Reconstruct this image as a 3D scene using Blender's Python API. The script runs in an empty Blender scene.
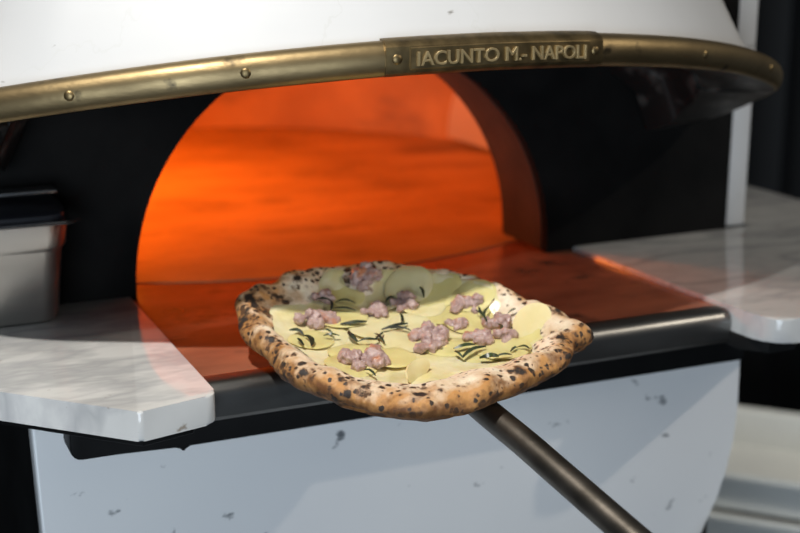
import bpy, bmesh, math, random
from mathutils import Vector, Matrix, noise
random.seed(7)
SC = bpy.context.scene
COL = SC.collection
R = math.radians
PI = math.pi

# ------------------------------------------------------------------ camera
cam_data = bpy.data.cameras.new('camera')
cam = bpy.data.objects.new('camera', cam_data); COL.objects.link(cam)
yaw, pitch = 24.125, -14.553
cam.location = (-0.593, -1.094, 1.500)
cam.rotation_euler = (R(90 + pitch), 0, R(-yaw))
cam_data.sensor_width = 36
cam_data.lens = 1327 / 800 * 36
cam_data.clip_start = 0.05
cam_data.dof.use_dof = True
cam_data.dof.focus_distance = 1.13
cam_data.dof.aperture_fstop = 4.2
SC.camera = cam

# ------------------------------------------------------------------ view, world, lights
SC.view_settings.view_transform = 'Standard'
SC.view_settings.look = 'None'
SC.view_settings.gamma = 1.0
SC.view_settings.use_curve_mapping = False
SC.view_settings.exposure = 0.0
world = bpy.data.worlds.new('world'); SC.world = world
world.use_nodes = True
world.node_tree.nodes['Background'].inputs['Color'].default_value = (0.62, 0.78, 1.0, 1)
world.node_tree.nodes['Background'].inputs['Strength'].default_value = 0.05


def lamp(name, kind, loc, target, energy, color, **kw):
    d = bpy.data.lights.new(name, kind); d.energy = energy; d.color = color
    for k, v in kw.items(): setattr(d, k, v)
    o = bpy.data.objects.new(name, d); COL.objects.link(o)
    o.location = loc
    o.rotation_euler = (Vector(target) - Vector(loc)).to_track_quat('-Z', 'Y').to_euler()
    return o


# ceiling spot up on the left: throws the edge of the hood's shade across both counters and the pizza
lamp('ceiling_spot_left', 'SPOT', (-1.10, -0.62, 3.55), (-0.34, -0.06, 1.15), 285, (1.0, 0.96, 0.90),
     spot_size=R(34), spot_blend=0.9, shadow_soft_size=0.035)
# second ceiling spot on the right, in front
lamp('ceiling_spot_right', 'SPOT', (2.0, -1.25, 2.85), (0.0, 0.0, 1.0), 75, (1.0, 0.90, 0.76),
     spot_size=R(40), spot_blend=0.5, shadow_soft_size=0.03)
# extra spot added out of view to brighten the trays at the back right
lamp('added_tray_spot', 'SPOT', (1.25, -0.90, 2.85), (1.09, 0.80, 0.5), 230, (1.0, 0.95, 0.86),
     spot_size=R(17), spot_blend=0.6, shadow_soft_size=0.06)
# shop window behind the camera on the left
lamp('window_daylight', 'AREA', (-1.7, -2.7, 1.05), (-0.1, 0.1, 1.1), 58, (0.75, 0.87, 1.0),
     shape='RECTANGLE', size=1.6, size_y=1.5)
# soft fill added out of view at the front right to lift the brass
lamp('added_soft_fill', 'AREA', (1.3, -1.9, 2.9), (0.2, 0.2, 1.2), 6, (1.0, 0.93, 0.84),
     shape='RECTANGLE', size=1.6, size_y=1.2)
# oven fire at the left of the chamber, its flames up under the dome, out of sight above the mouth
lamp('fire_light', 'POINT', (-0.31, 0.95, 1.41), (0, 1, 1.2), 12.5, (1.0, 0.215, 0.018), shadow_soft_size=0.07)


# ------------------------------------------------------------------ materials
def new_mat(name):
    m = bpy.data.materials.new(name); m.use_nodes = True
    nt = m.node_tree
    return m, nt, nt.nodes['Principled BSDF'], nt.links


def mat(name, c1, c2=None, scale=8, rough=0.5, metal=0.0, bump=0.0, bump_scale=60, detail=5, spec=0.5,
        stretch=(1, 1, 1), lo=0.35, hi=0.65, distort=0.0, rough2=None, sss=0.0):
    m, nt, p, L = new_mat(name)
    c2 = c2 or tuple(x * 0.8 for x in c1)
    tc = nt.nodes.new('ShaderNodeTexCoord'); mp = nt.nodes.new('ShaderNodeMapping')
    mp.inputs['Scale'].default_value = stretch
    L.new(tc.outputs['Object'], mp.inputs['Vector'])
    n = nt.nodes.new('ShaderNodeTexNoise')
    n.inputs['Scale'].default_value = scale; n.inputs['Detail'].default_value = detail
    n.inputs['Distortion'].default_value = distort
    L.new(mp.outputs['Vector'], n.inputs['Vector'])
    r = nt.nodes.new('ShaderNodeValToRGB')
    r.color_ramp.elements[0].position = lo; r.color_ramp.elements[1].position = hi
    r.color_ramp.elements[0].color = (*c1, 1); r.color_ramp.elements[1].color = (*c2, 1)
    L.new(n.outputs['Fac'], r.inputs['Fac']); L.new(r.outputs['Color'], p.inputs['Base Color'])
    p.inputs['Roughness'].default_value = rough; p.inputs['Metallic'].default_value = metal
    p.inputs['Specular IOR Level'].default_value = spec
    if rough2 is not None:
        mr = nt.nodes.new('ShaderNodeMapRange')
        mr.inputs['From Min'].default_value = lo; mr.inputs['From Max'].default_value = hi
        mr.inputs['To Min'].default_value = rough; mr.inputs['To Max'].default_value = rough2
        L.new(n.outputs['Fac'], mr.inputs['Value']); L.new(mr.outputs['Result'], p.inputs['Roughness'])
    if sss:
        p.inputs['Subsurface Weight'].default_value = sss
        p.inputs['Subsurface Radius'].default_value = (0.006, 0.004, 0.002)
        p.inputs['Subsurface Scale'].default_value = 1.0
    if bump:
        b = nt.nodes.new('ShaderNodeTexNoise'); b.inputs['Scale'].default_value = bump_scale
        b.inputs['Detail'].default_value = 4
        L.new(mp.outputs['Vector'], b.inputs['Vector'])
        bn = nt.nodes.new('ShaderNodeBump'); bn.inputs['Strength'].default_value = bump
        bn.inputs['Distance'].default_value = 0.004
        L.new(b.outputs['Fac'], bn.inputs['Height']); L.new(bn.outputs['Normal'], p.inputs['Normal'])
    return m


def overlay(m, color, scale, lo, hi, stretch=(1, 1, 1), detail=4, seed=0.0, tex='noise', rot=(0, 0, 0), fac=1.0):
    """lay blotches of a second colour (stains, scuffs, veins) over a material's base colour"""
    nt = m.node_tree; L = nt.links; p = nt.nodes['Principled BSDF']
    src = p.inputs['Base Color'].links[0].from_socket
    tc = nt.nodes.new('ShaderNodeTexCoord'); mp = nt.nodes.new('ShaderNodeMapping')
    mp.inputs['Scale'].default_value = stretch; mp.inputs['Location'].default_value = (seed, seed * 1.7, seed * 0.6)
    mp.inputs['Rotation'].default_value = rot
    L.new(tc.outputs['Object'], mp.inputs['Vector'])
    if tex == 'noise':
        n = nt.nodes.new('ShaderNodeTexNoise'); n.inputs['Detail'].default_value = detail; out = n.outputs['Fac']
    else:
        n = nt.nodes.new('ShaderNodeTexVoronoi'); out = n.outputs['Distance']
    n.inputs['Scale'].default_value = scale
    L.new(mp.outputs['Vector'], n.inputs['Vector'])
    mr = nt.nodes.new('ShaderNodeMapRange')
    mr.inputs['From Min'].default_value = lo; mr.inputs['From Max'].default_value = hi
    mr.inputs['To Max'].default_value = fac
    L.new(out, mr.inputs['Value'])
    mx = nt.nodes.new('ShaderNodeMix'); mx.data_type = 'RGBA'
    L.new(mr.outputs['Result'], mx.inputs['Factor'])
    L.new(src, mx.inputs['A']); mx.inputs['B'].default_value = (*color, 1)
    L.new(mx.outputs['Result'], p.inputs['Base Color'])
    return m


def veins(m, color, scale, width, seed, stretch=(1, 1, 1), rot=(0, 0, 0), fac=0.6, detail=6):
    """thin irregular lines where a noise field crosses its middle value"""
    nt = m.node_tree; L = nt.links; p = nt.nodes['Principled BSDF']
    src = p.inputs['Base Color'].links[0].from_socket
    tc = nt.nodes.new('ShaderNodeTexCoord'); mp = nt.nodes.new('ShaderNodeMapping')
    mp.inputs['Scale'].default_value = stretch; mp.inputs['Location'].default_value = (seed, seed * 1.7, seed * 0.6)
    mp.inputs['Rotation'].default_value = rot
    L.new(tc.outputs['Object'], mp.inputs['Vector'])
    n = nt.nodes.new('ShaderNodeTexNoise'); n.inputs['Scale'].default_value = scale; n.inputs['Detail'].default_value = detail
    L.new(mp.outputs['Vector'], n.inputs['Vector'])
    s = nt.nodes.new('ShaderNodeMath'); s.operation = 'SUBTRACT'; s.inputs[1].default_value = 0.5
    a = nt.nodes.new('ShaderNodeMath'); a.operation = 'ABSOLUTE'
    L.new(n.outputs['Fac'], s.inputs[0]); L.new(s.outputs[0], a.inputs[0])
    mr = nt.nodes.new('ShaderNodeMapRange')
    mr.inputs['From Min'].default_value = 0; mr.inputs['From Max'].default_value = width
    mr.inputs['To Min'].default_value = fac; mr.inputs['To Max'].default_value = 0
    L.new(a.outputs[0], mr.inputs['Value'])
    mx = nt.nodes.new('ShaderNodeMix'); mx.data_type = 'RGBA'
    L.new(mr.outputs['Result'], mx.inputs['Factor'])
    L.new(src, mx.inputs['A']); mx.inputs['B'].default_value = (*color, 1)
    L.new(mx.outputs['Result'], p.inputs['Base Color'])
    return m


M = {}
M['hood_white'] = mat('white_plaster', (.62, .62, .615), (.585, .585, .58), 6, rough=.5, bump=.05, bump_scale=30)
veins(M['hood_white'], (.55, .55, .53), 3.2, .0035, 4.2, stretch=(2.2, 2.2, .8), fac=.5)
overlay(M['hood_white'], (.25, .24, .22), 26, .70, .74, stretch=(.7, .7, 2.2), seed=2.3)
M['panel_white'] = mat('white_painted_steel', (.80, .80, .79), (.77, .77, .77), 5, rough=.28)
overlay(M['panel_white'], (.14, .15, .16), 26, .665, .72, stretch=(1, 1, 1.5), seed=3.1, rot=(0, .6, 0))
M['black_steel'] = mat('black_painted_steel', (.007, .007, .007), (.012, .012, .012), 14, rough=.55, bump=.04, spec=.12)
M['soot'] = mat('sooty_steel_plate', (.005, .005, .005), (.011, .0105, .010), 9, rough=.8, bump=.08, spec=.05)
M['liner'] = mat('blackened_metal', (.010, .010, .010), (.12, .115, .105), 32, rough=.45, metal=.4, bump=.2, lo=.52, hi=.75)
M['brass'] = mat('aged_brass', (.33, .245, .125), (.21, .155, .08), 18, rough=.43, metal=1.0, bump=.06, bump_scale=90,
                 rough2=.48, stretch=(1, 1, 2.5))
overlay(M['brass'], (.07, .055, .035), 40, .62, .74, seed=1.1)
M['brass_dark'] = mat('tarnished_brass', (.29, .21, .10), (.15, .11, .055), 60, rough=.45, metal=1.0, bump=.1)
M['letter'] = mat('worn_brass_letters', (.40, .30, .15), (.30, .225, .11), 60, rough=.5, metal=.55)
M['tunnel'] = mat('sooted_brick', (.05, .031, .021), (.024, .016, .012), 14, rough=.9, bump=.4, bump_scale=40, detail=8)
M['brick'] = mat('firebrick', (.56, .34, .14), (.40, .23, .10), 7, rough=.9, bump=.5, bump_scale=25, detail=8)
overlay(M['brick'], (.20, .14, .10), 4.5, .54, .72, stretch=(1, 1, 3.2), seed=5.0, detail=8)
M['hearth'] = mat('firebrick_floor', (.56, .36, .17), (.38, .24, .115), 5, rough=.85, bump=.3, bump_scale=30, detail=9,
                  stretch=(1, 1.6, 1))
overlay(M['hearth'], (.22, .13, .07), 5.5, .55, .75, seed=8.2, detail=9, stretch=(1, 1.2, 1))
overlay(M['hearth'], (.03, .02, .015), 45, .74, .79, seed=3.2)
M['sill'] = mat('worn_sill_stone', (.40, .14, .075), (.20, .07, .04), 9, rough=.27, bump=.12, bump_scale=35, detail=9, spec=.5,
                stretch=(.6, 1.5, 1))
overlay(M['sill'], (.05, .032, .026), 13, .56, .70, seed=6.4, detail=9)
overlay(M['sill'], (.025, .018, .014), 75, .73, .78, seed=1.4)
M['steel_edge'] = mat('worn_steel_edge', (.30, .295, .28), (.20, .195, .185), 22, rough=.36, metal=1.0, bump=.06, stretch=(.3, 1, 1))
M['steel'] = mat('brushed_stainless_steel', (.52, .51, .49), (.44, .43, .41), 30, rough=.30, metal=1.0, stretch=(.2, .2, 1))
M['rim_steel'] = mat('polished_steel_rim', (.62, .62, .62), (.55, .55, .55), 30, rough=.25, metal=1.0)
M['black_plastic'] = mat('black_plastic', (.012, .013, .016), (.02, .02, .024), 20, rough=.3)
M['marble'] = mat('white_marble', (.68, .68, .66), (.57, .57, .555), 5, rough=.06, detail=8, distort=.6, spec=.5)
veins(M['marble'], (.32, .33, .34), 3.2, .042, 3.3, stretch=(1, 2.6, 1), rot=(0, 0, .45), fac=.62, detail=5)
veins(M['marble'], (.45, .45, .46), 8.0, .05, 9.3, stretch=(1, 2.2, 1), rot=(0, 0, .3), fac=.42, detail=5)
overlay(M['marble'], (.42, .41, .39), 3.5, .52, .75, seed=2.2, detail=6, fac=.6, stretch=(1, 2, 1))
overlay(M['marble'], (.20, .14, .08), 55, .70, .76, seed=4.9, fac=.7)
M['peel_metal'] = mat('burnished_steel_tube', (.21, .185, .155), (.10, .088, .072), 24, rough=.40, metal=1.0, bump=.06,
                      bump_scale=80)
M['peel_blade'] = mat('peel_blade_steel', (.35, .34, .32), (.2, .19, .18), 20, rough=.4, metal=1.0)
M['tray'] = mat('white_tray_plastic', (.60, .61, .58), (.55, .56, .54), 4, rough=.5)
M['dough'] = mat('floured_dough', (.74, .66, .50), (.68, .58, .42), 12, rough=.8)
M['wall'] = mat('dark_wall_panels', (.011, .0105, .0095), (.020, .019, .018), 2, rough=.6, stretch=(6, 6, .3))
M['floor'] = mat('dark_floor_tiles', (.06, .058, .055), (.045, .043, .04), 3, rough=.5)
M['leaf'] = mat('baked_rosemary', (.010, .014, .006), (.035, .060, .018), 60, rough=.6, lo=.45, hi=.7)
M['leaf_green'] = mat('green_rosemary', (.045, .075, .022), (.015, .02, .008), 90, rough=.35)
M['sausage'] = mat('cooked_sausage_meat', (.53, .385, .35), (.36, .225, .20), 160, rough=.34, bump=.35, bump_scale=260, sss=.15)
overlay(M['sausage'], (.48, .19, .09), 55, .58, .70, seed=1.2)
M['potato'] = mat('baked_potato_slice', (.76, .66, .30), (.70, .59, .24), 40, rough=.32, sss=.25, bump=.08, bump_scale=120)
M['potato_pale'] = mat('pale_potato_slice', (.82, .72, .42), (.76, .64, .33), 40, rough=.35, sss=.25, bump=.08, bump_scale=120)
M['cheese'] = mat('melted_cheese', (.72, .63, .30), (.82, .74, .48), 45, rough=.28, bump=.3, bump_scale=90, sss=.2)


def crust_mat():
    """leopard-spotted crust: pale flour, golden patches, char blisters; attribute 'bake' is 0 inside .. 1 on the browned side"""
    m, nt, p, L = new_mat('charred_pizza_crust')
    tc = nt.nodes.new('ShaderNodeTexCoord')
    at = nt.nodes.new('ShaderNodeAttribute'); at.attribute_name = 'bake'
    ac = nt.nodes.new('ShaderNodeAttribute'); ac.attribute_name = 'char'

    def nz(scale, detail=4, off=0.0):
        mp = nt.nodes.new('ShaderNodeMapping'); mp.inputs['Location'].default_value = (off, off, off)
        n = nt.nodes.new('ShaderNodeTexNoise'); n.inputs['Scale'].default_value = scale; n.inputs['Detail'].default_value = detail
        L.new(tc.outputs['Object'], mp.inputs['Vector']); L.new(mp.outputs['Vector'], n.inputs['Vector'])
        return n.outputs['Fac']

    def math_(op, a, b):
        n = nt.nodes.new('ShaderNodeMath'); n.operation = op
        for i, x in enumerate((a, b)):
            if isinstance(x, (int, float)): n.inputs[i].default_value = x
            else: L.new(x, n.inputs[i])
        return n.outputs[0]

    def mr(v, a, b, c=0.0, d=1.0):
        n = nt.nodes.new('ShaderNodeMapRange'); L.new(v, n.inputs['Value'])
        for k, x in zip(('From Min', 'From Max', 'To Min', 'To Max'), (a, b, c, d)): n.inputs[k].default_value = x
        return n.outputs['Result']

    def mix(f, a, b):
        n = nt.nodes.new('ShaderNodeMix'); n.data_type = 'RGBA'
        L.new(f, n.inputs['Factor'])
        for k, x in (('A', a), ('B', b)):
            if isinstance(x, tuple): n.inputs[k].default_value = (*x, 1)
            else: L.new(x, n.inputs[k])
        return n.outputs['Result']
    bake = at.outputs['Fac']
    gold = mr(math_('ADD', math_('MULTIPLY', bake, .66), nz(55, 5)), .50, .94)
    base = mix(gold, (.86, .74, .56), (.52, .25, .075))
    brown = mr(math_('ADD', math_('MULTIPLY', bake, .42), nz(75, 5, 3.0)), .72, .98)
    base = mix(brown, base, (.17, .065, .018))
    # round char blisters of several sizes
    wob = nt.nodes.new('ShaderNodeTexNoise'); wob.inputs['Scale'].default_value = 170; wob.inputs['Detail'].default_value = 3
    L.new(tc.outputs['Object'], wob.inputs['Vector'])
    wv = nt.nodes.new('ShaderNodeVectorMath'); wv.operation = 'SCALE'; wv.inputs['Scale'].default_value = .006
    L.new(wob.outputs['Color'], wv.inputs[0])
    clus = mr(nz(26, 2, 14.0), .35, .65, -.22, .22)
    for sc, off, thr, keep in ((90, 1.7, .38, .32), (170, 5.0, .44, .13), (44, 8.0, .48, .66)):
        ad = nt.nodes.new('ShaderNodeVectorMath'); ad.operation = 'ADD'
        L.new(tc.outputs['Object'], ad.inputs[0]); L.new(wv.outputs['Vector'], ad.inputs[1])
        mp = nt.nodes.new('ShaderNodeMapping'); mp.inputs['Location'].default_value = (off, off, off)
        L.new(ad.outputs['Vector'], mp.inputs['Vector'])
        vo = nt.nodes.new('ShaderNodeTexVoronoi'); vo.inputs['Scale'].default_value = sc
        L.new(mp.outputs['Vector'], vo.inputs['Vector'])
        sep = nt.nodes.new('ShaderNodeSeparateColor'); L.new(vo.outputs['Color'], sep.inputs['Color'])
        # cell keeps a blister when its random value plus the bake passes; its size follows the same value
        rnd = math_('SUBTRACT', math_('ADD', sep.outputs['Red'], math_('ADD', math_('MULTIPLY', bake, .26), clus)), keep + .26)
        size = mr(rnd, 0.0, .45, 0.0, thr)
        f = mr(math_('SUBTRACT', size, vo.outputs['Distance']), -.04, .10)
        f = math_('MULTIPLY', f, mr(rnd, 0.0, .02))
        halo = math_('MULTIPLY', mr(math_('SUBTRACT', size, vo.outputs['Distance']), -.16, .05), mr(rnd, 0.0, .05, 0.0, .6))
        base = mix(halo, base, (.27, .12, .04))
        base = mix(f, base, (.034, .022, .015))
    chn = math_('ADD', math_('MULTIPLY', ac.outputs['Fac'], .34), nz(110, 5, 11.0))
    base = mix(mr(chn, .58, .78, 0.0, .85), base, (.20, .085, .028))
    base = mix(mr(chn, .70, .80), base, (.030, .020, .015))
    base = mix(mr(math_('ADD', bake, nz(60, 4, 6.0)), 1.30, 1.62, 0, .8), base, (.16, .065, .02))
    L.new(base, p.inputs['Base Color'])
    p.inputs['Roughness'].default_value = .62
    bn = nt.nodes.new('ShaderNodeBump'); bn.inputs['Strength'].default_value = .45; bn.inputs['Distance'].default_value = .004
    L.new(nz(120, 5, 2.0), bn.inputs['Height']); L.new(bn.outputs['Normal'], p.inputs['Normal'])
    p.inputs['Subsurface Weight'].default_value = .08
    p.inputs['Subsurface Radius'].default_value = (.004, .002, .001)
    return m


M['crust'] = crust_mat()


# ------------------------------------------------------------------ mesh helpers
def link(name, bm, m, parent=None, smooth=True, angle=40, mats=None):
    bmesh.ops.recalc_face_normals(bm, faces=bm.faces[:])
    me = bpy.data.meshes.new(name)
    if smooth:
        for f in bm.faces: f.smooth = True
        for e in bm.edges:
            if len(e.link_faces) == 2 and e.calc_face_angle(0) > R(angle): e.smooth = False
    bm.to_mesh(me); bm.free()
    me.materials.append(m)
    o = bpy.data.objects.new(name, me); COL.objects.link(o)
    if parent is not None:
        o.parent = parent
        if parent.parent is None and parent.type == 'EMPTY':
            pass
        o.matrix_parent_inverse = world_of(parent).inverted()
    return o


def world_of(o):
    mtx = Matrix.LocRotScale(o.location, o.rotation_euler, o.scale)
    if o.parent is not None:
        return world_of(o.parent) @ o.matrix_parent_inverse @ mtx
    return mtx


def empty(name, loc, label, cat, group=None):
    o = bpy.data.objects.new(name, None); COL.objects.link(o)
    o.location = loc; o.empty_display_size = .05
    o['label'] = label; o['category'] = cat
    if group: o['group'] = group
    return o


def tag(o, label, cat, group=None):
    o['label'] = label; o['category'] = cat
    if group: o['group'] = group
    return o


def structure(o):
    o['kind'] = 'structure'; return o


def box(bm, x0, x1, y0, y1, z0, z1, bev=0.0, seg=2):
    b2 = bmesh.new()
    bmesh.ops.create_cube(b2, size=1)
    for v in b2.verts:
        v.co = Vector(((x0 + x1) / 2 + v.co.x * (x1 - x0), (y0 + y1) / 2 + v.co.y * (y1 - y0), (z0 + z1) / 2 + v.co.z * (z1 - z0)))
    if bev: bmesh.ops.bevel(b2, geom=b2.edges[:], offset=bev, segments=seg, affect='EDGES', profile=.5)
    merge(bm, b2)


def merge(bm, b2):
    vm = [bm.verts.new(v.co) for v in b2.verts]
    b2.verts.index_update()
    for f in b2.faces:
        try: bm.faces.new([vm[v.index] for v in f.verts])
        except ValueError: pass
    b2.free()


def prism(bm, pts, z0, z1, bev=0.0, seg=3, axis='z', bottom_bev=True):
    """extruded polygon; axis z: pts are (x, y); axis y: pts are (x, z) and z0, z1 are y"""
    b2 = bmesh.new()
    def co(p, h): return (p[0], p[1], h) if axis == 'z' else (p[0], h, p[1])
    a = [b2.verts.new(co(p, z0)) for p in pts]; b = [b2.verts.new(co(p, z1)) for p in pts]
    n = len(pts)
    fa = b2.faces.new(a[::-1]); fb = b2.faces.new(b)
    for i in range(n): b2.faces.new((a[i], a[(i + 1) % n], b[(i + 1) % n], b[i]))
    if bev:
        es = list(fb.edges) + (list(fa.edges) if bottom_bev else [])
        bmesh.ops.bevel(b2, geom=es, offset=bev, segments=seg, affect='EDGES', profile=.5)
    bmesh.ops.triangulate(b2, faces=[f for f in b2.faces if len(f.verts) > 4])
    merge(bm, b2)


def sweep(bm, path, frames, prof, closed_prof=True, caps=True):
    """path points with (outward, up) frames; prof in (o, u)"""
    rings = []
    for P, (o, u) in zip(path, frames):
        rings.append([bm.verts.new(P + o * a + u * b) for a, b in prof])
    n = len(prof)
    for i in range(len(rings) - 1):
        for j in range(n if closed_prof else n - 1):
            bm.faces.new((rings[i][j], rings[i][(j + 1) % n], rings[i + 1][(j + 1) % n], rings[i + 1][j]))
    if caps and closed_prof:
        bm.faces.new(rings[0][::-1]); bm.faces.new(rings[-1])
    return rings


def tube(bm, pts, radii, seg=20, cap=True):
    pts = [Vector(p) for p in pts]
    up = Vector((0, 0, 1)); rings = []
    for i, p in enumerate(pts):
        t = (pts[min(i + 1, len(pts) - 1)] - pts[max(i - 1, 0)]).normalized()
        a = t.cross(up); a = a.normalized() if a.length > 1e-4 else Vector((1, 0, 0))
        b = a.cross(t).normalized()
        rings.append([bm.verts.new(p + (a * math.cos(k * 2 * PI / seg) + b * math.sin(k * 2 * PI / seg)) * radii[i]) for k in range(seg)])
    for i in range(len(rings) - 1):
        for k in range(seg):
            bm.faces.new((rings[i][k], rings[i][(k + 1) % seg], rings[i + 1][(k + 1) % seg], rings[i + 1][k]))
    if cap: bm.faces.new(rings[0][::-1]); bm.faces.new(rings[-1])


def catmull(pts, n):
    P = [Vector(p) for p in pts]; P = [2 * P[0] - P[1]] + P + [2 * P[-1] - P[-2]]
    out = []
    for i in range(1, len(P) - 2):
        for k in range(n):
            t = k / n
            a, b, c, d = P[i - 1:i + 3]
            out.append(.5 * ((2 * b) + (c - a) * t + (2 * a - 5 * b + 4 * c - d) * t * t + (3 * b - a - 3 * c + d) * t ** 3))
    out.append(P[-2]); return out


def lerp_table(T, x):
    if x <= T[0][0]: return T[0][1]
    for (a, va), (b, vb) in zip(T, T[1:]):
        if x <= b: return va + (vb - va) * (x - a) / (b - a)
    return T[-1][1]


def smooth01(a, b, x):
    t = min(1, max(0, (x - a) / (b - a))); return t * t * (3 - 2 * t)


# ------------------------------------------------------------------ setting
bm = bmesh.new(); box(bm, -3, 4, -3, 3.2, -.1, 0)
structure(link('floor', bm, M['floor']))
bm = bmesh.new()                                     # wall behind the oven, hung with dark folded panels
N = 140; xs = [-2.5 + 6.2 * i / N for i in range(N + 1)]
rows = []
for z in (0, 2.8):
    rows.append([bm.verts.new((x, 1.95 + .028 * math.sin(x * 34) + .012 * math.sin(x * 13), z)) for x in xs])
back = [[bm.verts.new((x, 2.06, z)) for x in (xs[0], xs[-1])] for z in (0, 2.8)]
for i in range(N): bm.faces.new((rows[0][i], rows[0][i + 1], rows[1][i + 1], rows[1][i]))
bm.faces.new((back[0][0], back[0][1], back[1][1], back[1][0]))
bm.faces.new((rows[0][0], rows[1][0], back[1][0], back[0][0]))
bm.faces.new((rows[0][-1], back[0][1], back[1][1], rows[1][-1]))
structure(link('wall_back', bm, M['wall']))

# ------------------------------------------------------------------ the oven
XC = -.03
oven = empty('pizza_oven', (XC, .8, 0), 'white wood-fired pizza oven with brass-trimmed hood, glowing orange inside', 'oven')

bm = bmesh.new(); box(bm, -.415, .352, .105, 1.60, .0, 1.062)
link('base_frame', bm, M['black_steel'], oven)

bm = bmesh.new()                                     # white front panel, its right side curving in at the bottom
pp = [(-.437, 1.075), (.366, 1.075), (.366, .95), (.363, .91), (.356, .875), (.345, .84), (.326, .795), (.295, .75), (.25, .71),
      (.18, .68), (-.28, .66), (-.425, .66)]
prism(bm, pp[::-1], .08, .104, bev=.003, axis='y')
link('front_panel', bm, M['panel_white'], oven)

bm = bmesh.new()                                     # black support under the shelf, rounded at its left end, with a small tab
sp = [(-.408, 1.078), (-.4085, 1.040), (-.4075, 1.035), (-.405, 1.0315), (-.402, 1.0298), (-.398, 1.0290), (-.3115, 1.0290), (-.3085, 1.0255),
      (-.306, 1.0225), (-.304, 1.0222), (-.302, 1.0250), (-.2995, 1.0290), (.34, 1.0235), (.34, 1.078)]
prism(bm, sp[::-1], .042, .079, bev=.002, axis='y')
link('support_beam', bm, M['black_steel'], oven)
bm = bmesh.new()
prism(bm, [(-.30, .30), (-.30, .0), (-.312, -.022), (-.36, -.034), (-.60, .205), (-.60, .30)][::-1], 1.064, 1.0775, bev=.002)
link('shelf_bracket', bm, M['black_steel'], oven)
bm = bmesh.new()
prism(bm, [(.28, .30), (.28, -.02), (.30, -.045), (.335, -.045), (.70, .33), (.70, .54), (.56, .54), (.56, .30)], 1.062, 1.0775, bev=.002)
link('shelf_bracket', bm, M['black_steel'], oven)

# mouth sill slab, its back edge following the round cooking floor
FCX, FCY, FR_ = XC, .915, .598
bm = bmesh.new()
pts = [(-.2900, .022), (.281, .022)]
for k in range(25):
    x = .281 + (-.2900 - .281) * k / 24
    pts.append((x, FCY - math.sqrt((FR_ + .004) ** 2 - (x - FCX) ** 2)))
prism(bm, pts, 1.064, 1.0995, bev=.001)
sill = link('mouth_sill', bm, M['sill'], oven)
bm = bmesh.new()                                     # rounded steel nosing along the front of the sill
prof = [(.022, 1.064), (.022, 1.1001), (.006, 1.1002), (.001, 1.0985), (-.003, 1.094), (-.0045, 1.088), (-.004, 1.069), (.0, 1.0645)]
a = [bm.verts.new((-.2900, y, z)) for y, z in prof]; b = [bm.verts.new((.281, y, z)) for y, z in prof]
bm.faces.new(a); bm.faces.new(b[::-1])
for i in range(len(prof)): bm.faces.new((a[i], a[(i + 1) % len(prof)], b[(i + 1) % len(prof)], b[i]))
link('steel_nosing', bm, M['steel_edge'], sill)

bm = bmesh.new()
NS = 96
prism(bm, [(FCX + FR_ * math.cos(2 * PI * k / NS), FCY + FR_ * math.sin(2 * PI * k / NS)) for k in range(NS)], 1.064, 1.1005)
link('cooking_floor', bm, M['hearth'], oven)

# black mouth plate with the arched opening
AX, AR, AZ = -.026, .258, 1.112


def arch(r, zb, n=48):
    return [(AX + r, zb)] + [(AX + r * math.cos(PI * k / n), AZ + r * math.sin(PI * k / n)) for k in range(n + 1)] + [(AX - r, zb)]


def arch_wall(bm, r, xa, xb, zb, zt, y0, y1):
    """flat slab xa..xb, zb..zt between y0 and y1 with an arched hole"""
    inner = arch(r, zb); n = len(inner)
    outer = []
    for k, (x, z) in enumerate(inner):
        if k == 0: outer.append((xb, zb)); continue
        if k == n - 1: outer.append((xa, zb)); continue
        t = PI * (k - 1) / (n - 3); c, s = math.cos(t), math.sin(t)
        cand = []
        if c > 1e-6: cand.append((xb - AX) / c)
        if c < -1e-6: cand.append((xa - AX) / c)
        if s > 1e-6: cand.append((zt - AZ) / s)
        d = min(cand); outer.append((AX + d * c, AZ + d * s))
    V = [[bm.verts.new((p[0], y, p[1])) for p in L_] for L_ in (inner, outer) for y in (y0, y1)]
    i0, i1, o0, o1 = V
    for k in range(n - 1):
        bm.faces.new((i0[k], i0[k + 1], o0[k + 1], o0[k])); bm.faces.new((i1[k], o1[k], o1[k + 1], i1[k + 1]))
        bm.faces.new((i0[k], i1[k], i1[k + 1], i0[k + 1])); bm.faces.new((o0[k], o0[k + 1], o1[k + 1], o1[k]))
    for k in (0, n - 1): bm.faces.new((i0[k], o0[k], o1[k], i1[k]))


bm = bmesh.new(); arch_wall(bm, AR, -.570, .506, 1.0785, 1.46, .300, .312)
link('mouth_plate', bm, M['soot'], oven)
bm = bmesh.new(); arch_wall(bm, AR - .001, -.36, .31, 1.1015, 1.50, .3125, .415)
link('mouth_tunnel', bm, M['tunnel'], oven)

# domed chamber
bm = bmesh.new()
DR, DH = .585, .44
NU, NV = 96, 28
rings = []
for j in range(NV):
    ph = (PI / 2) * j / NV
    rr = DR * math.cos(ph) ** .8; z = 1.1015 + DH * math.sin(ph)
    rings.append([bm.verts.new((FCX + rr * math.cos(2 * PI * k / NU), FCY + rr * math.sin(2 * PI * k / NU), z)) for k in range(NU)])
topv = bm.verts.new((FCX, FCY, 1.1015 + DH))
for j in range(NV - 1):
    for k in range(NU):
        q = (rings[j][k], rings[j][(k + 1) % NU], rings[j + 1][(k + 1) % NU], rings[j + 1][k])
        c = sum((v.co for v in q), Vector()) / 4
        if c.y < .62 and math.hypot(c.x - XC, c.z - AZ) < AR + .03: continue
        if c.y < .405 and c.z < 1.5: continue
        bm.faces.new(q)
for k in range(NU): bm.faces.new((rings[-1][k], rings[-1][(k + 1) % NU], topv))
dome = link('oven_dome', bm, M['brick'], oven)

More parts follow.
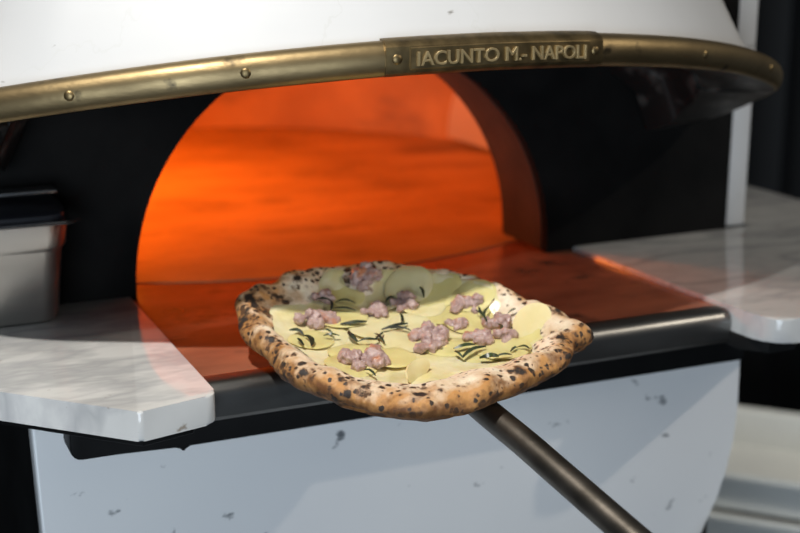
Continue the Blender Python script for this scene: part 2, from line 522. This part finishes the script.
# white body shell around the chamber
bm = bmesh.new()
box(bm, .508, .542, .306, 1.62, 1.1055, 1.72, bev=.004)
box(bm, -.606, -.574, .306, 1.62, 1.1055, 1.72, bev=.004)
box(bm, -.606, .542, 1.59, 1.62, 1.06, 1.72)
box(bm, -.606, .542, .306, 1.62, 1.70, 1.74)
box(bm, -.572, .5075, .3135, .330, 1.5, 1.70)
link('body_shell', bm, M['hood_white'], oven)

# hood: tilted rim curve, bulging to the front, its corners turning back to the plate
TZ, TK = 1.388, .31
ctrl = [(0, -.04), (.10, -.032), (.20, -.008), (.28, .0227), (.36, .0637), (.42, .101), (.453, .129), (.469, .156), (.478, .194),
        (.479, .245), (.464, .299)]
half = catmull([(a, b, 0) for a, b in ctrl], 8)
plan = [Vector((-p.x, p.y, 0)) for p in half[:0:-1]] + half
rim = [Vector((XC + p.x, p.y, TZ - TK * (p.y + .04) - (.012 * smooth01(.14, .30, p.y) + (.007 * smooth01(.04, .14, p.y) if p.x > 0 else 0)))) for p in plan]
frames = []
for i in range(len(rim)):
    t = (rim[min(i + 1, len(rim) - 1)] - rim[max(i - 1, 0)]); t.z = 0; t.normalize()
    frames.append((Vector((t.y, -t.x, 0)), Vector((0, 0, 1))))
HC = Vector((XC, .62, 0))
# white plaster hood above the rim
bm = bmesh.new()
levels = [(.008, 1.0), (.03, .982), (.07, .946), (.12, .893), (.18, .82), (.26, .71), (.34, .58)]
rg = []
for h, s in levels:
    row = []
    for P, (o, u) in zip(rim, frames):
        Q = P - o * (.006 + .040 * smooth01(.37, .495, abs(P.x - XC)) * smooth01(.0, .035, h))
        w = 1 - smooth01(.0, .34, h)
        z = TZ + (P.z - TZ) * w + h
        y = HC.y + (Q.y - HC.y) * s
        row.append(bm.verts.new((HC.x + (Q.x - HC.x) * s, min(y, .312) if True else y, z)))
    rg.append(row)
for a, b in zip(rg, rg[1:]):
    for i in range(len(a) - 1): bm.faces.new((a[i], a[i + 1], b[i + 1], b[i]))
bm.faces.new(rg[-1])
hood = link('hood', bm, M['hood_white'], oven, angle=60)
# blackened inside of the hood and its bottom lip
bm = bmesh.new()
def lipw(i):
    return .016 + .060 * smooth01(.18, .49, abs(plan[i].x))
r0, r1, r2, r3 = [], [], [], []
for i, (P, (o, u)) in enumerate(zip(rim, frames)):
    r0.append(bm.verts.new(P + o * .004 - u * .0153))
    q = P - o * (.006 + lipw(i)) - u * .015; q.y = min(q.y, .299)
    r1.append(bm.verts.new(q))
    q2 = P - o * (.030 + lipw(i)) + u * .035; q2.y = min(q2.y, .299)
    r2.append(bm.verts.new(q2))
    r3.append(bm.verts.new((XC + (q2.x - XC) * .6, q2.y + (.299 - q2.y) * .5, max(q2.z + .006, 1.408))))
for i in range(len(rim) - 1):
    bm.faces.new((r0[i], r0[i + 1], r1[i + 1], r1[i])); bm.faces.new((r1[i], r1[i + 1], r2[i + 1], r2[i])); bm.faces.new((r2[i], r2[i + 1], r3[i + 1], r3[i]))
for i in range(len(rim) // 2):
    a, b = r3[i], r3[i + 1]; c, d = r3[-2 - i], r3[-1 - i]
    if b is not c: bm.faces.new((a, b, c, d) if len({a, b, c, d}) == 4 else tuple(dict.fromkeys((a, b, c, d))))
link('hood_liner', bm, M['liner'], oven)

TP = [(-.008, .0145), (-.002, .0155), (.004, .0145), (.009, .0105), (.012, .004), (.0125, -.003), (.0105, -.010), (.0075, -.0142),
      (.004, -.0150), (-.008, -.0120)]
bm = bmesh.new(); sweep(bm, rim, frames, TP)
trim = link('brass_trim', bm, M['brass'], oven, angle=50)


def at_dx(dx):
    for i in range(len(plan) - 1):
        if plan[i].x <= dx <= plan[i + 1].x:
            f = (dx - plan[i].x) / (plan[i + 1].x - plan[i].x)
            P = rim[i].lerp(rim[i + 1], f)
            o = frames[i][0].lerp(frames[i + 1][0], f).normalized()
            return P, o
    raise ValueError(dx)


def arc_path(d0, d1, n=30):
    ps, fs = [], []
    for k in range(n + 1):
        P, o = at_dx(d0 + (d1 - d0) * k / n); ps.append(P); fs.append((o, Vector((0, 0, 1))))
    return ps, fs


# brass sleeve with the raised nameplate
ps, fs = arc_path(-.104, .110)
bm = bmesh.new()
sweep(bm, ps, fs, [(-.009, .0168), (.003, .0170), (.0098, .0138), (.0132, .0105), (.0136, .008), (.0136, -.0085), (.0118, -.0125), (.006, -.0154), (-.009, -.0150)])
plate = link('nameplate', bm, M['brass_dark'], oven, angle=30)
ps, fs = arc_path(-.083, .093)
bm = bmesh.new()
sweep(bm, ps, fs, [(.0130, .0096), (.0152, .0096), (.0158, .0088), (.0158, -.0088), (.0152, -.0096), (.0130, -.0096)])
link('plate_field', bm, M['brass_dark'], plate, angle=30)


def lettering():
    cu = bpy.data.curves.new('lettering', 'FONT'); cu.body = 'IACUNTO M.- NAPOLI'; cu.space_word = 1.0; cu.space_character = 1.0
    cu.size = .0185; cu.extrude = .0013; cu.bevel_depth = .0003; cu.bevel_resolution = 0; cu.offset = 0.0; cu.align_x = 'CENTER'; cu.align_y = 'CENTER'
    cu.resolution_u = 3
    to = bpy.data.objects.new('tmp_text', cu); COL.objects.link(to)
    dg = bpy.context.evaluated_depsgraph_get()
    me = bpy.data.meshes.new_from_object(to.evaluated_get(dg))
    bpy.data.objects.remove(to); bpy.data.curves.remove(cu)
    bm = bmesh.new(); bm.from_mesh(me); bpy.data.meshes.remove(me)
    xs = [v.co.x for v in bm.verts]; ys = [v.co.y for v in bm.verts]
    w = .166 / (max(xs) - min(xs)); x0 = (max(xs) + min(xs)) / 2; y0 = (max(ys) + min(ys)) / 2
    hgt = .0125 / (max(ys) - min(ys))
    for v in bm.verts:
        dx = .005 + (v.co.x - x0) * w
        P, o = at_dx(dx)
        v.co = P + o * (.0170 + v.co.z) + Vector((0, 0, 1)) * ((v.co.y - y0) * hgt - .0003)
    return bm


link('raised_lettering', lettering(), M['letter'], plate, angle=30)
for dx in (-.353, -.218, -.0945, .1015, .258, .405):
    P, o = at_dx(dx)
    bm = bmesh.new()
    r, hh = .0046, .0022
    off = .0134 if abs(dx) < .11 else .0117
    x_ = Vector((0, 0, 1)).cross(o).normalized(); u_ = Vector((0, 0, 1))
    rr = [(1.0, -.002), (1.0, .0006), (.86, hh * .6), (.55, hh * .92)]
    ring = [[bm.verts.new(P + o * (off + h) + (x_ * math.cos(a * 2 * PI / 16) + u_ * math.sin(a * 2 * PI / 16)) * r * s) for a in range(16)] for s, h in rr]
    for A, B in zip(ring, ring[1:]):
        for k in range(16): bm.faces.new((A[k], A[(k + 1) % 16], B[(k + 1) % 16], B[k]))
    c = bm.verts.new(P + o * (off + hh))
    for k in range(16): bm.faces.new((ring[-1][k], ring[-1][(k + 1) % 16], c))
    link('rivet', bm, M['brass_dark'], trim)

# ------------------------------------------------------------------ marble counters either side of the mouth


def rounded(pts, rad, n=6):
    out = []
    m = len(pts)
    for i, p in enumerate(pts):
        p = Vector((p[0], p[1])); r = rad[i] if isinstance(rad, (list, tuple)) else rad
        if not r: out.append((p.x, p.y)); continue
        a = Vector(pts[i - 1][:2]) - p; b = Vector(pts[(i + 1) % m][:2]) - p
        A = p + a.normalized() * r; B = p + b.normalized() * r
        for k in range(n + 1):
            t = k / n; q = A * (1 - t) ** 2 + p * 2 * t * (1 - t) + B * t * t
            out.append((q.x, q.y))
    return out


bm = bmesh.new()
prism(bm, rounded([(-.2915, .2985), (-.625, .2985), (-.625, .20), (-.366, -.057), (-.2940, -.040)], [0, 0, .01, .004, .012]), 1.078, 1.105, bev=.0025)
tag(link('marble_counter', bm, M['marble'], None, angle=30), 'white marble counter slab left of the oven mouth, under the steel pan', 'counter')
bm = bmesh.new()
prism(bm, rounded([(.2695, .2985), (.2835, -.030), (.294, -.0655), (.345, -.067), (.725, .33), (.725, .562), (.549, .562), (.549, .2985)],
                  [0, .01, .018, .02, .03, .01, 0, 0]), 1.078, 1.105, bev=.0025)
tag(link('marble_counter', bm, M['marble'], None, angle=30), 'bare veined marble counter slab right of the oven mouth', 'counter')

# ------------------------------------------------------------------ steel pan on the left counter
PX0, PX1, PY0, PY1 = -.528, -.363, .222, .372         # outside at the rim


def rrect(x0, x1, y0, y1, r, n=6):
    out = []
    for cx, cy, a0 in ((x1 - r, y1 - r, 0), (x0 + r, y1 - r, 90), (x0 + r, y0 + r, 180), (x1 - r, y0 + r, 270)):
        for k in range(n + 1):
            a = R(a0 + 90 * k / n); out.append((cx + r * math.cos(a), cy + r * math.sin(a)))
    return out


def loft(bm, loops, close_first=False, close_last=False):
    V = [[bm.verts.new(p) for p in l] for l in loops]
    n = len(V[0])
    for A, B in zip(V, V[1:]):
        for k in range(n): bm.faces.new((A[k], A[(k + 1) % n], B[(k + 1) % n], B[k]))
    if close_first: bm.faces.new(V[0][::-1])
    if close_last: bm.faces.new(V[-1])


PY1 = .295                                            # pushed against the black plate
pan = empty('steel_pan', ((PX0 + PX1) / 2, .26, 1.105), 'deep stainless steel food pan on the left marble counter', 'pan')
bm = bmesh.new()


def prect(ins, z, r):
    return [(x, y, z) for x, y in rrect(PX0 + ins, PX1 - ins, PY0 + ins * .6, PY1 - ins * .3, r)]


loft(bm, [prect(.024, 1.1055, .010), prect(.018, 1.107, .016), prect(.014, 1.113, .02), prect(.007, 1.180, .022), prect(.006, 1.1815, .022), prect(.003, 1.186, .023), prect(.0, 1.2105, .024),
          prect(.003, 1.2105, .023), prect(.009, 1.18, .02), prect(.02, 1.115, .016)], True, True)
link('pan_body', bm, M['steel'], pan)
bm = bmesh.new()
loft(bm, [prect(.001, 1.2085, .022), prect(-.010, 1.209, .02), prect(-.0115, 1.2105, .02), prect(-.010, 1.2125, .02), prect(.001, 1.213, .022), prect(.004, 1.211, .022)])
link('pan_rim', bm, M['rim_steel'], pan)

bm = bmesh.new()                                     # black inset cover, rising towards the back


def cover(ins, z0, z1, r):
    return [(x, y, z0 + (z1 - z0) * (y - PY0) / (PY1 - PY0)) for x, y in rrect(PX0 + ins, PX1 - ins, PY0 + ins, PY1 - ins * .5, r)]


loft(bm, [cover(.006, 1.200, 1.200, .02), cover(.002, 1.2135, 1.2135, .022), cover(.003, 1.217, 1.226, .022), cover(.008, 1.219, 1.2305, .02)], True, True)
link('inset_cover', bm, M['black_plastic'], pan)
bm = bmesh.new(); box(bm, PX0 + .01, -.3685, .262, .2935, 1.2315, 1.2365, bev=.002)
link('cover_hinge_strip', bm, M['rim_steel'], pan)

# ------------------------------------------------------------------ stacked white dough trays at the back right
TD = Vector((.69, -.724, 0)).normalized(); TF = Vector((.724, .69, 0)).normalized()
TC = Vector((1.09, .875, 0))


def tray(z0, label, hgt=.085):
    t = empty('dough_tray', TC + Vector((0, 0, z0)), label, 'tray', 'white trays stacked behind the oven')
    t.rotation_euler = (0, 0, math.atan2(TD.y, TD.x))
    W, D = .60, .38
    def rr(ins, z, r=.03): return [Vector((x, y, z)) for x, y in rrect(-W / 2 + ins, W / 2 - ins, -D / 2 + ins, D / 2 - ins, r)]
    mt = world_of(t)
    def lp(ins, z, r=.03): return [mt @ p for p in rr(ins, z, r)]
    bm = bmesh.new()
    loft(bm, [lp(.030, .0), lp(.024, .003), lp(.014, hgt - .014), lp(.002, hgt - .013), lp(.0, hgt - .006), lp(.002, hgt), lp(.012, hgt), lp(.020, hgt - .006), lp(.032, .008)], True, True)
    link('tray_body', bm, M['tray'], t)
    return t


zt = .06
for k in range(5):
    top = k == 4
    tray(zt + k * .087, ['white plastic dough tray at the foot of the stack behind the oven', 'white plastic dough tray second from the floor in the stack',
         'white plastic dough tray in the middle of the stack', 'white plastic dough tray just under the open top tray',
         'open white plastic dough tray topmost of the stack at lower right'][k])
cart = empty('tray_dolly', TC, 'low dark dolly under the stack of white trays', 'dolly')
cart.rotation_euler = (0, 0, math.atan2(TD.y, TD.x))
mt = world_of(cart)
bm = bmesh.new(); box(bm, -.29, .29, -.18, .18, .035, .06, bev=.004); bm.transform(mt)
link('deck', bm, M['black_steel'], cart)
for sx in (-1, 1):
    for sy in (-1, 1):
        bm = bmesh.new(); tube(bm, [(sx * .24 - .012, sy * .14, .0175), (sx * .24 + .012, sy * .14, .0175)], [.0175, .0175]); bm.transform(mt)
        link('wheel', bm, M['black_plastic'], cart)

# ------------------------------------------------------------------ the pizza
TAU = R(7)
E1 = Vector((.9127, -.4087, 0)); FW = Vector((.4087, .9127, 0))
E2 = FW * math.cos(TAU) + Vector((0, 0, math.sin(TAU)))
NN = E1.cross(E2).normalized()
P0 = Vector((-.1035, -.0318, 1.1140))


def W3(u, v, h): return P0 + E1 * u + E2 * v + NN * h


RT = [(-180, .157), (-168, .140), (-150, .137), (-132, .136), (-114, .137), (-99, .143), (-86, .149), (-72, .143), (-58, .135), (-38, .136),
      (-24, .144), (-12, .147), (-6, .151), (-2, .162), (1, .168), (4, .163), (8, .156), (12, .154), (24, .142), (38, .124), (51, .121), (72, .118), (90, .122), (108, .143), (123, .153),
      (133, .160), (148, .166), (154, .173), (158, .180), (163, .179), (170, .166), (180, .157)]
FRP = [(0, 0), (.5, 0), (.85, 0), (.955, .005), (1.0, .013), (.99, .021), (.93, .0275), (.85, .027), (.77, .020), (.70, .0125), (.60, .010), (.3, .009), (0, .009)]
BKP = [(0, 0), (.45, 0), (.68, .006), (.86, .018), (.985, .032), (1.0, .036), (.97, .0385), (.90, .035), (.80, .0265), (.70, .018), (.56, .0115), (.3, .009), (0, .009)]
QIN = [(-180, .77), (-159, .71), (-127, .70), (-99, .645), (-75, .575), (-59, .57), (-34, .66), (-18, .745), (4, .70), (29, .72), (60, .72), (140, .72), (170, .77), (180, .77)]


def Ro(t): return lerp_table(RT, t)
def backw(t): return smooth01(26, 48, t) * (1 - smooth01(150, 176, t))


def profile(t):
    b = backw(t); k = (1 - lerp_table(QIN, t)) / .30
    out = []
    for i, ((qa, ha), (qb, hb)) in enumerate(zip(FRP, BKP)):
        if i >= 6 and qa > .3: qa = 1 - (1 - qa) * (1 + (k - 1) * smooth01(.95, .72, qa) if qa < .95 else 1)
        out.append(((1 - b) * qa + b * qb, (1 - b) * ha + b * hb))
    return out


def zs(u, v):
    t = math.degrees(math.atan2(v, u)); q = math.hypot(u, v) / Ro(t)
    T = sorted(profile(t)[6:], key=lambda p: p[0])
    return lerp_table(T, q)


pizza = empty('pizza', W3(0, 0, 0), 'baked pizza with charred crust, sausage, potato and rosemary on the peel', 'pizza')
bm = bmesh.new()
lay = bm.verts.layers.float.new('bake')
lch = bm.verts.layers.float.new('char')
CHAR = [(-8, .50, 5, .06), (-20, .40, 6, .05), (-30, .30, 4, .05), (-46, .46, 4, .05), (-62, .34, 4, .05), (-80, .27, 8, .07), (-92, .33, 5, .05), (-88, .50, 3, .03),
        (-103, .28, 6, .05), (-110, .45, 3, .04), (-121, .34, 5, .05), (-133, .45, 4, .05), (-143, .33, 5, .06), (-156, .40, 6, .05), (-168, .48, 6, .06), (172, .42, 7, .10),
        (163, .56, 5, .08), (153, .64, 3, .06), (141, .60, 3, .05), (2, .38, 6, .06), (14, .55, 4, .05)]
NT = 260
loops = []
for i in range(NT):
    t = -180 + 360 * i / NT
    P = catmull([(q, h, 0) for q, h in profile(t)], 5)
    ro = Ro(t) * (1 + .026 * noise.noise(Vector((math.cos(R(t)) * 4, math.sin(R(t)) * 4, 2))) + .010 * noise.noise(Vector((math.cos(R(t)) * 14, math.sin(R(t)) * 14, 5))))
    row = []
    nP = len(P)
    for j, p in enumerate(P):
        q, h = p.x, p.y
        u, v = ro * q * math.cos(R(t)), ro * q * math.sin(R(t))
        amt = smooth01(.6, .85, q)
        d = noise.noise(Vector((u * 28, v * 28, h * 28))) * .0062 + noise.noise(Vector((u * 75, v * 75, h * 75 + 9))) * .0020
        ang = smooth01(0, 1, q)
        # puff outwards: up on top, out at the side
        s = j / (nP - 1)
        outw = 1 if .25 < s < .55 else 0
        h2 = h + d * amt * (1 if s > .3 else .4)
        rr = 1 + (d * amt * .8 / max(ro, .01)) * outw
        if j == 0 or j == nP - 1: u = v = 0
        vtx = (W3(u * rr, v * rr, h2))
        dch = max(math.exp(-(((t - a + 180) % 360 - 180) / w) ** 2 - ((s - b) / e) ** 2) for a, b, w, e in CHAR)
        row.append((vtx, dch, min(1, smooth01(.70, .26, s) + .5 * smooth01(.40, .7, s) * smooth01(140, 158, abs(t)) * (t > 0)) * smooth01(.55, .85, q)))
    loops.append(row)
V = []
cb = bm.verts.new(loops[0][0][0]); ct = bm.verts.new(loops[0][-1][0])
for row in loops:
    r_ = []
    for co, dch, bk in row[1:-1]:
        vv = bm.verts.new(co); vv[lay] = bk; vv[lch] = dch; r_.append(vv)
    V.append(r_)
for i in range(NT):
    A, B = V[i], V[(i + 1) % NT]
    for j in range(len(A) - 1): bm.faces.new((A[j], B[j], B[j + 1], A[j + 1]))
    bm.faces.new((cb, B[0], A[0])); bm.faces.new((ct, A[-1], B[-1]))
link('crust', bm, M['crust'], pizza, angle=80)

# melted cheese layer
bm = bmesh.new()
NR = 26; V = []
cc = bm.verts.new(W3(0, 0, zs(0, 0) + .0008))
for i in range(160):
    t = -180 + 360 * i / 160
    bw = smooth01(26, 48, t) * (1 - smooth01(122, 148, t))
    lim = (1 - bw) * (lerp_table(QIN, t) + .03) + bw * .93
    lim *= 1 + .05 * noise.noise(Vector((math.cos(R(t)) * 6, math.sin(R(t)) * 6, 1)))
    row = []
    for j in range(1, NR + 1):
        q = lim * j / NR; u, v = Ro(t) * q * math.cos(R(t)), Ro(t) * q * math.sin(R(t))
        d = .0011 * noise.noise(Vector((u * 60, v * 60, 4))) + .0010
        if j == NR: d = -.0012
        row.append(bm.verts.new(W3(u, v, zs(u, v) + d)))
    V.append(row)
for i in range(160):
    A, B = V[i], V[(i + 1) % 160]
    bm.faces.new((cc, A[0], B[0]))
    for j in range(NR - 1): bm.faces.new((A[j], A[j + 1], B[j + 1], B[j]))
link('cheese_layer', bm, M['cheese'], pizza)

SLICES = [(-.079, .0102), (-.0574, -.0225), (-.0184, -.0363), (.0003, .0346), (.0294, .0578), (.0319, -.0106), (-.0375, .0299), (-.0665, .0493),
          (.0587, -.0224), (.0104, .0721), (.0528, .0424), (.0813, -.0204), (-.0287, .0906), (-.0678, .0865), (-.094, .000), (-.004, .0969),
          (.0253, .0868), (.0588, .0724), (-.0093, .0004), (-.056, -.056), (.094, .010)]


def potato_slice(u0, v0, r, lift, tilt=(0, 0), pale=False, asp=1.0, rot=0):
    bm = bmesh.new()
    n = 28; loopsT, loopsB = [], []
    ph = random.random() * 9
    for ring in (1.0, .93, .6, .3):
        T_, B_ = [], []
        for k in range(n):
            a = 2 * PI * k / n
            rr = r * ring * (1 + .06 * noise.noise(Vector((math.cos(a) * 1.5 + ph, math.sin(a) * 1.5, ph))))
            x, y = rr * math.cos(a), rr * asp * math.sin(a)
            x, y = x * math.cos(rot) - y * math.sin(rot), x * math.sin(rot) + y * math.cos(rot)
            h = zs(u0 + x, v0 + y) * .8 + zs(u0, v0) * .2 + lift + tilt[0] * x + tilt[1] * y
            h += .0007 * math.sin(2 * a + ph) * ring
            T_.append(bm.verts.new(W3(u0 + x, v0 + y, h + (.0007 if ring < 1 else 0))))
            B_.append(bm.verts.new(W3(u0 + x, v0 + y, h - (.0007 if ring < 1 else .0002))))
        loopsT.append(T_); loopsB.append(B_)
    for L_, s in ((loopsT, 1), (loopsB, -1)):
        for A, B in zip(L_, L_[1:]):
            for k in range(n):
                f = (A[k], A[(k + 1) % n], B[(k + 1) % n], B[k]); bm.faces.new(f if s > 0 else f[::-1])
        bm.faces.new(L_[-1] if s > 0 else L_[-1][::-1])
    for k in range(n): bm.faces.new((loopsT[0][k], loopsB[0][k], loopsB[0][(k + 1) % n], loopsT[0][(k + 1) % n]))
    return link('potato_slice', bm, M['potato_pale' if pale else 'potato'], pizza)


for i, (u, v) in enumerate(SLICES):
    potato_slice(u, v, random.uniform(.021, .027), 0.0016 + .0006 * (i % 4), (random.uniform(-.05, .05), random.uniform(-.05, .05)), pale=i % 3 == 0,
                 asp=random.uniform(.8, 1), rot=random.random() * 3)


def standing_slice(base, dirv, hgt, wid, lean):
    """a slice propped up: base point (u, v), horizontal direction angle, height, half width, leaning direction"""
    bm = bmesh.new(); n = 30
    d = E1 * math.cos(dirv) + E2 * math.sin(dirv)
    up = (NN + (E1 * lean[0] + E2 * lean[1])).normalized(); nn = d.cross(up).normalized()
    B0 = W3(base[0], base[1], zs(*base) - .002)
    F, K = [], []
    for k in range(n):
        a = 2 * PI * k / n
        p = B0 + d * (wid * math.cos(a)) + up * (hgt * (.5 + .5 * math.sin(a))) + nn * (.004 * math.cos(a) ** 2)
        F.append(bm.verts.new(p + nn * .0007)); K.append(bm.verts.new(p - nn * .0007))
    cf = bm.verts.new(B0 + up * hgt * .5 + nn * .0007); ck = bm.verts.new(B0 + up * hgt * .5 - nn * .0007)
    for k in range(n):
        bm.faces.new((cf, F[k], F[(k + 1) % n])); bm.faces.new((ck, K[(k + 1) % n], K[k]))
        bm.faces.new((F[k], K[k], K[(k + 1) % n], F[(k + 1) % n]))
    return link('potato_slice', bm, M['potato_pale'], pizza)


standing_slice((.105, .006), R(14), .040, .0185, (.35, 1.1))
standing_slice((.004, -.076), R(62), .018, .020, (-.45, .2))

SAUS = [((-.0945, .0371), .013, 1.0), ((-.082, .039), .010, 1), ((-.0868, .0758), .010, 1.0), ((-.0456, .1069), .013, 1.2), ((-.0371, .060), .011, 1.2), ((-.0071, .076), .0125, 1.0),
        ((.0157, .0047), .0165, 1.0), ((.012, -.016), .010, .8), ((-.0439, -.0505), .018, .75), ((.0409, .0309), .009, 1.0), ((.0516, .0614), .0125, .8), ((.0806, .0324), .0115, 1.25),
        ((.0598, -.0003), .0125, .8), ((.084, .003), .0105, 1.0)]


def sausage_chunk(u0, v0, r, tall):
    bm = bmesh.new()
    nb = 16; r *= 1.18
    for k in range(nb):
        a = random.random() * 2 * PI; d = r * (.72 * random.random() ** .6 if k else 0)
        du, dv = d * math.cos(a) * 1.25, d * math.sin(a) * .95
        br = r * random.uniform(.24, .40)
        h = zs(u0 + du, v0 + dv) + .002 + br * .55 + (r * .42 * tall * (1 - d / r) if k % 2 else 0)
        c = W3(u0 + du, v0 + dv, h)
        b2 = bmesh.new(); bmesh.ops.create_icosphere(b2, subdivisions=3, radius=br)
        for v in b2.verts:
            nrm = v.co.normalized()
            dd = noise.noise(c * 300 + v.co * 330) * br * .42 + noise.noise(c * 90 + v.co * 900) * br * .22
            v.co += nrm * dd
            v.co += c
        merge(bm, b2)
    o = link('sausage_chunk', bm, M['sausage'], pizza)
    rm = o.modifiers.new('remesh', 'REMESH'); rm.mode = 'VOXEL'; rm.voxel_size = .0009; rm.use_smooth_shade = True
    return o


for (u, v), r, tall in SAUS: sausage_chunk(u, v, r, tall)

LEAVES = [(-.0759, .0686, -.0557, .0721), (-.0774, .0586, -.0553, .0587), (-.0809, .072, -.08, .0519), (-.0686, .0288, -.0442, .0358),
          (-.0605, .0133, -.0515, -.0089), (-.0515, -.0089, -.0332, -.004), (-.1153, .013, -.1018, .0048), (-.1008, .0028, -.0928, -.0215),
          (-.1067, -.0049, -.0995, -.0253), (-.0833, .0032, -.0685, .0039), (-.083, .0168, -.0741, .0059), (-.0362, .0093, -.0267, -.0106),
          (-.0288, .0116, -.036, -.004), (-.0298, .0184, -.0054, .0323), (-.0214, .0207, .0001, .0116), (-.0129, .0537, -.0111, .0323),
          (.0067, .0902, .0105, .0787), (-.0266, .0767, -.0188, .083), (-.0432, -.070, -.0337, -.086), (-.0933, .069, -.0789, .071),
          (.036, -.0237, .0554, -.0156), (.0366, -.0304, .0432, -.0437), (.0432, -.0437, .0651, -.0205), (.0582, -.0464, .0753, -.0437),
          (.0716, -.0451, .0869, -.0426), (.0597, .0477, .0689, .0261), (.0627, .0512, .0667, .0371), (.0723, .0509, .0674, .0328),
          (.09, .0455, .0975, .0458), (.0909, .0185, .0958, .0094), (.0869, -.0317, .093, -.0236), (.093, -.0236, .104, -.036), (.079, .020, .080, .002)]
WIDE = {3, 4, 6, 7, 13, 20, 22, 23}


def rosemary_leaf(i, u0, v0, u1, v1):
    bm = bmesh.new()
    n = 9; w = .0025 if i in WIDE else .0015
    if i == 23: w = .0034
    du, dv = u1 - u0, v1 - v0; L_ = math.hypot(du, dv); px, py = -dv / L_, du / L_
    bend = random.uniform(-.14, .14) * L_
    rows = []
    for k in range(n):
        t = k / (n - 1); c = bend * 4 * t * (1 - t)
        u, v = u0 + du * t + px * c, v0 + dv * t + py * c
        ww = w * (.25 + .75 * math.sin(PI * min(max(t, .04), .97)) ** .7)
        h = zs(u, v) + .0062 + .0022 * math.sin(PI * t) + (.004 if i in (32, 25, 26, 27) else 0)
        rows.append([bm.verts.new(W3(u + px * ww, v + py * ww, h)), bm.verts.new(W3(u, v, h + ww * .8)),
                     bm.verts.new(W3(u - px * ww, v - py * ww, h)), bm.verts.new(W3(u, v, h - ww * .6))])
    for A, B in zip(rows, rows[1:]):
        for k in range(4): bm.faces.new((A[k], A[(k + 1) % 4], B[(k + 1) % 4], B[k]))
    bm.faces.new(rows[0][::-1]); bm.faces.new(rows[-1])
    return link('rosemary_leaf', bm, M['leaf_green' if i in (9, 10, 20, 23) else 'leaf'], pizza)


for i, l in enumerate(LEAVES): rosemary_leaf(i, *l)

# ------------------------------------------------------------------ the peel carrying it
peel = empty('pizza_peel', W3(0, 0, -.002), 'dark metal pizza peel whose tube handle comes out under the pizza', 'pizza peel')
bm = bmesh.new()
n = 48; T_, B_ = [], []
for k in range(n):
    a = 2 * PI * k / n; T_.append(bm.verts.new(W3(.105 * math.cos(a), .100 * math.sin(a), -.0006))); B_.append(bm.verts.new(W3(.105 * math.cos(a), .100 * math.sin(a), -.0022)))
bm.faces.new(T_); bm.faces.new(B_[::-1])
for k in range(n): bm.faces.new((T_[k], B_[k], B_[(k + 1) % n], T_[(k + 1) % n]))
link('blade', bm, M['peel_blade'], peel)
h0 = W3(.050, -.062, -.0155); h1 = W3(.071, -.106, -.0150)
hd = (Vector((-.052, -.316, 1.046)) - h1).normalized()
path = catmull([h1 - hd * .075, h1 - hd * .04, h1 + Vector((0, 0, .0005)), h1 + hd * .04 + Vector((0, 0, .0015)), h1 + hd * .10 + Vector((0, 0, .001)), h1 + hd * .30, h1 + hd * .9], 6)
bm = bmesh.new(); tube(bm, path, [.0122] * len(path), 24)
link('handle', bm, M['peel_metal'], peel)
bm = bmesh.new()
ps_ = [W3(.040, -.03, -.0055), W3(.046, -.05, -.0085), h1 - hd * .07]
tube(bm, ps_, [.0032, .006, .011], 14)
link('socket', bm, M['peel_metal'], peel)
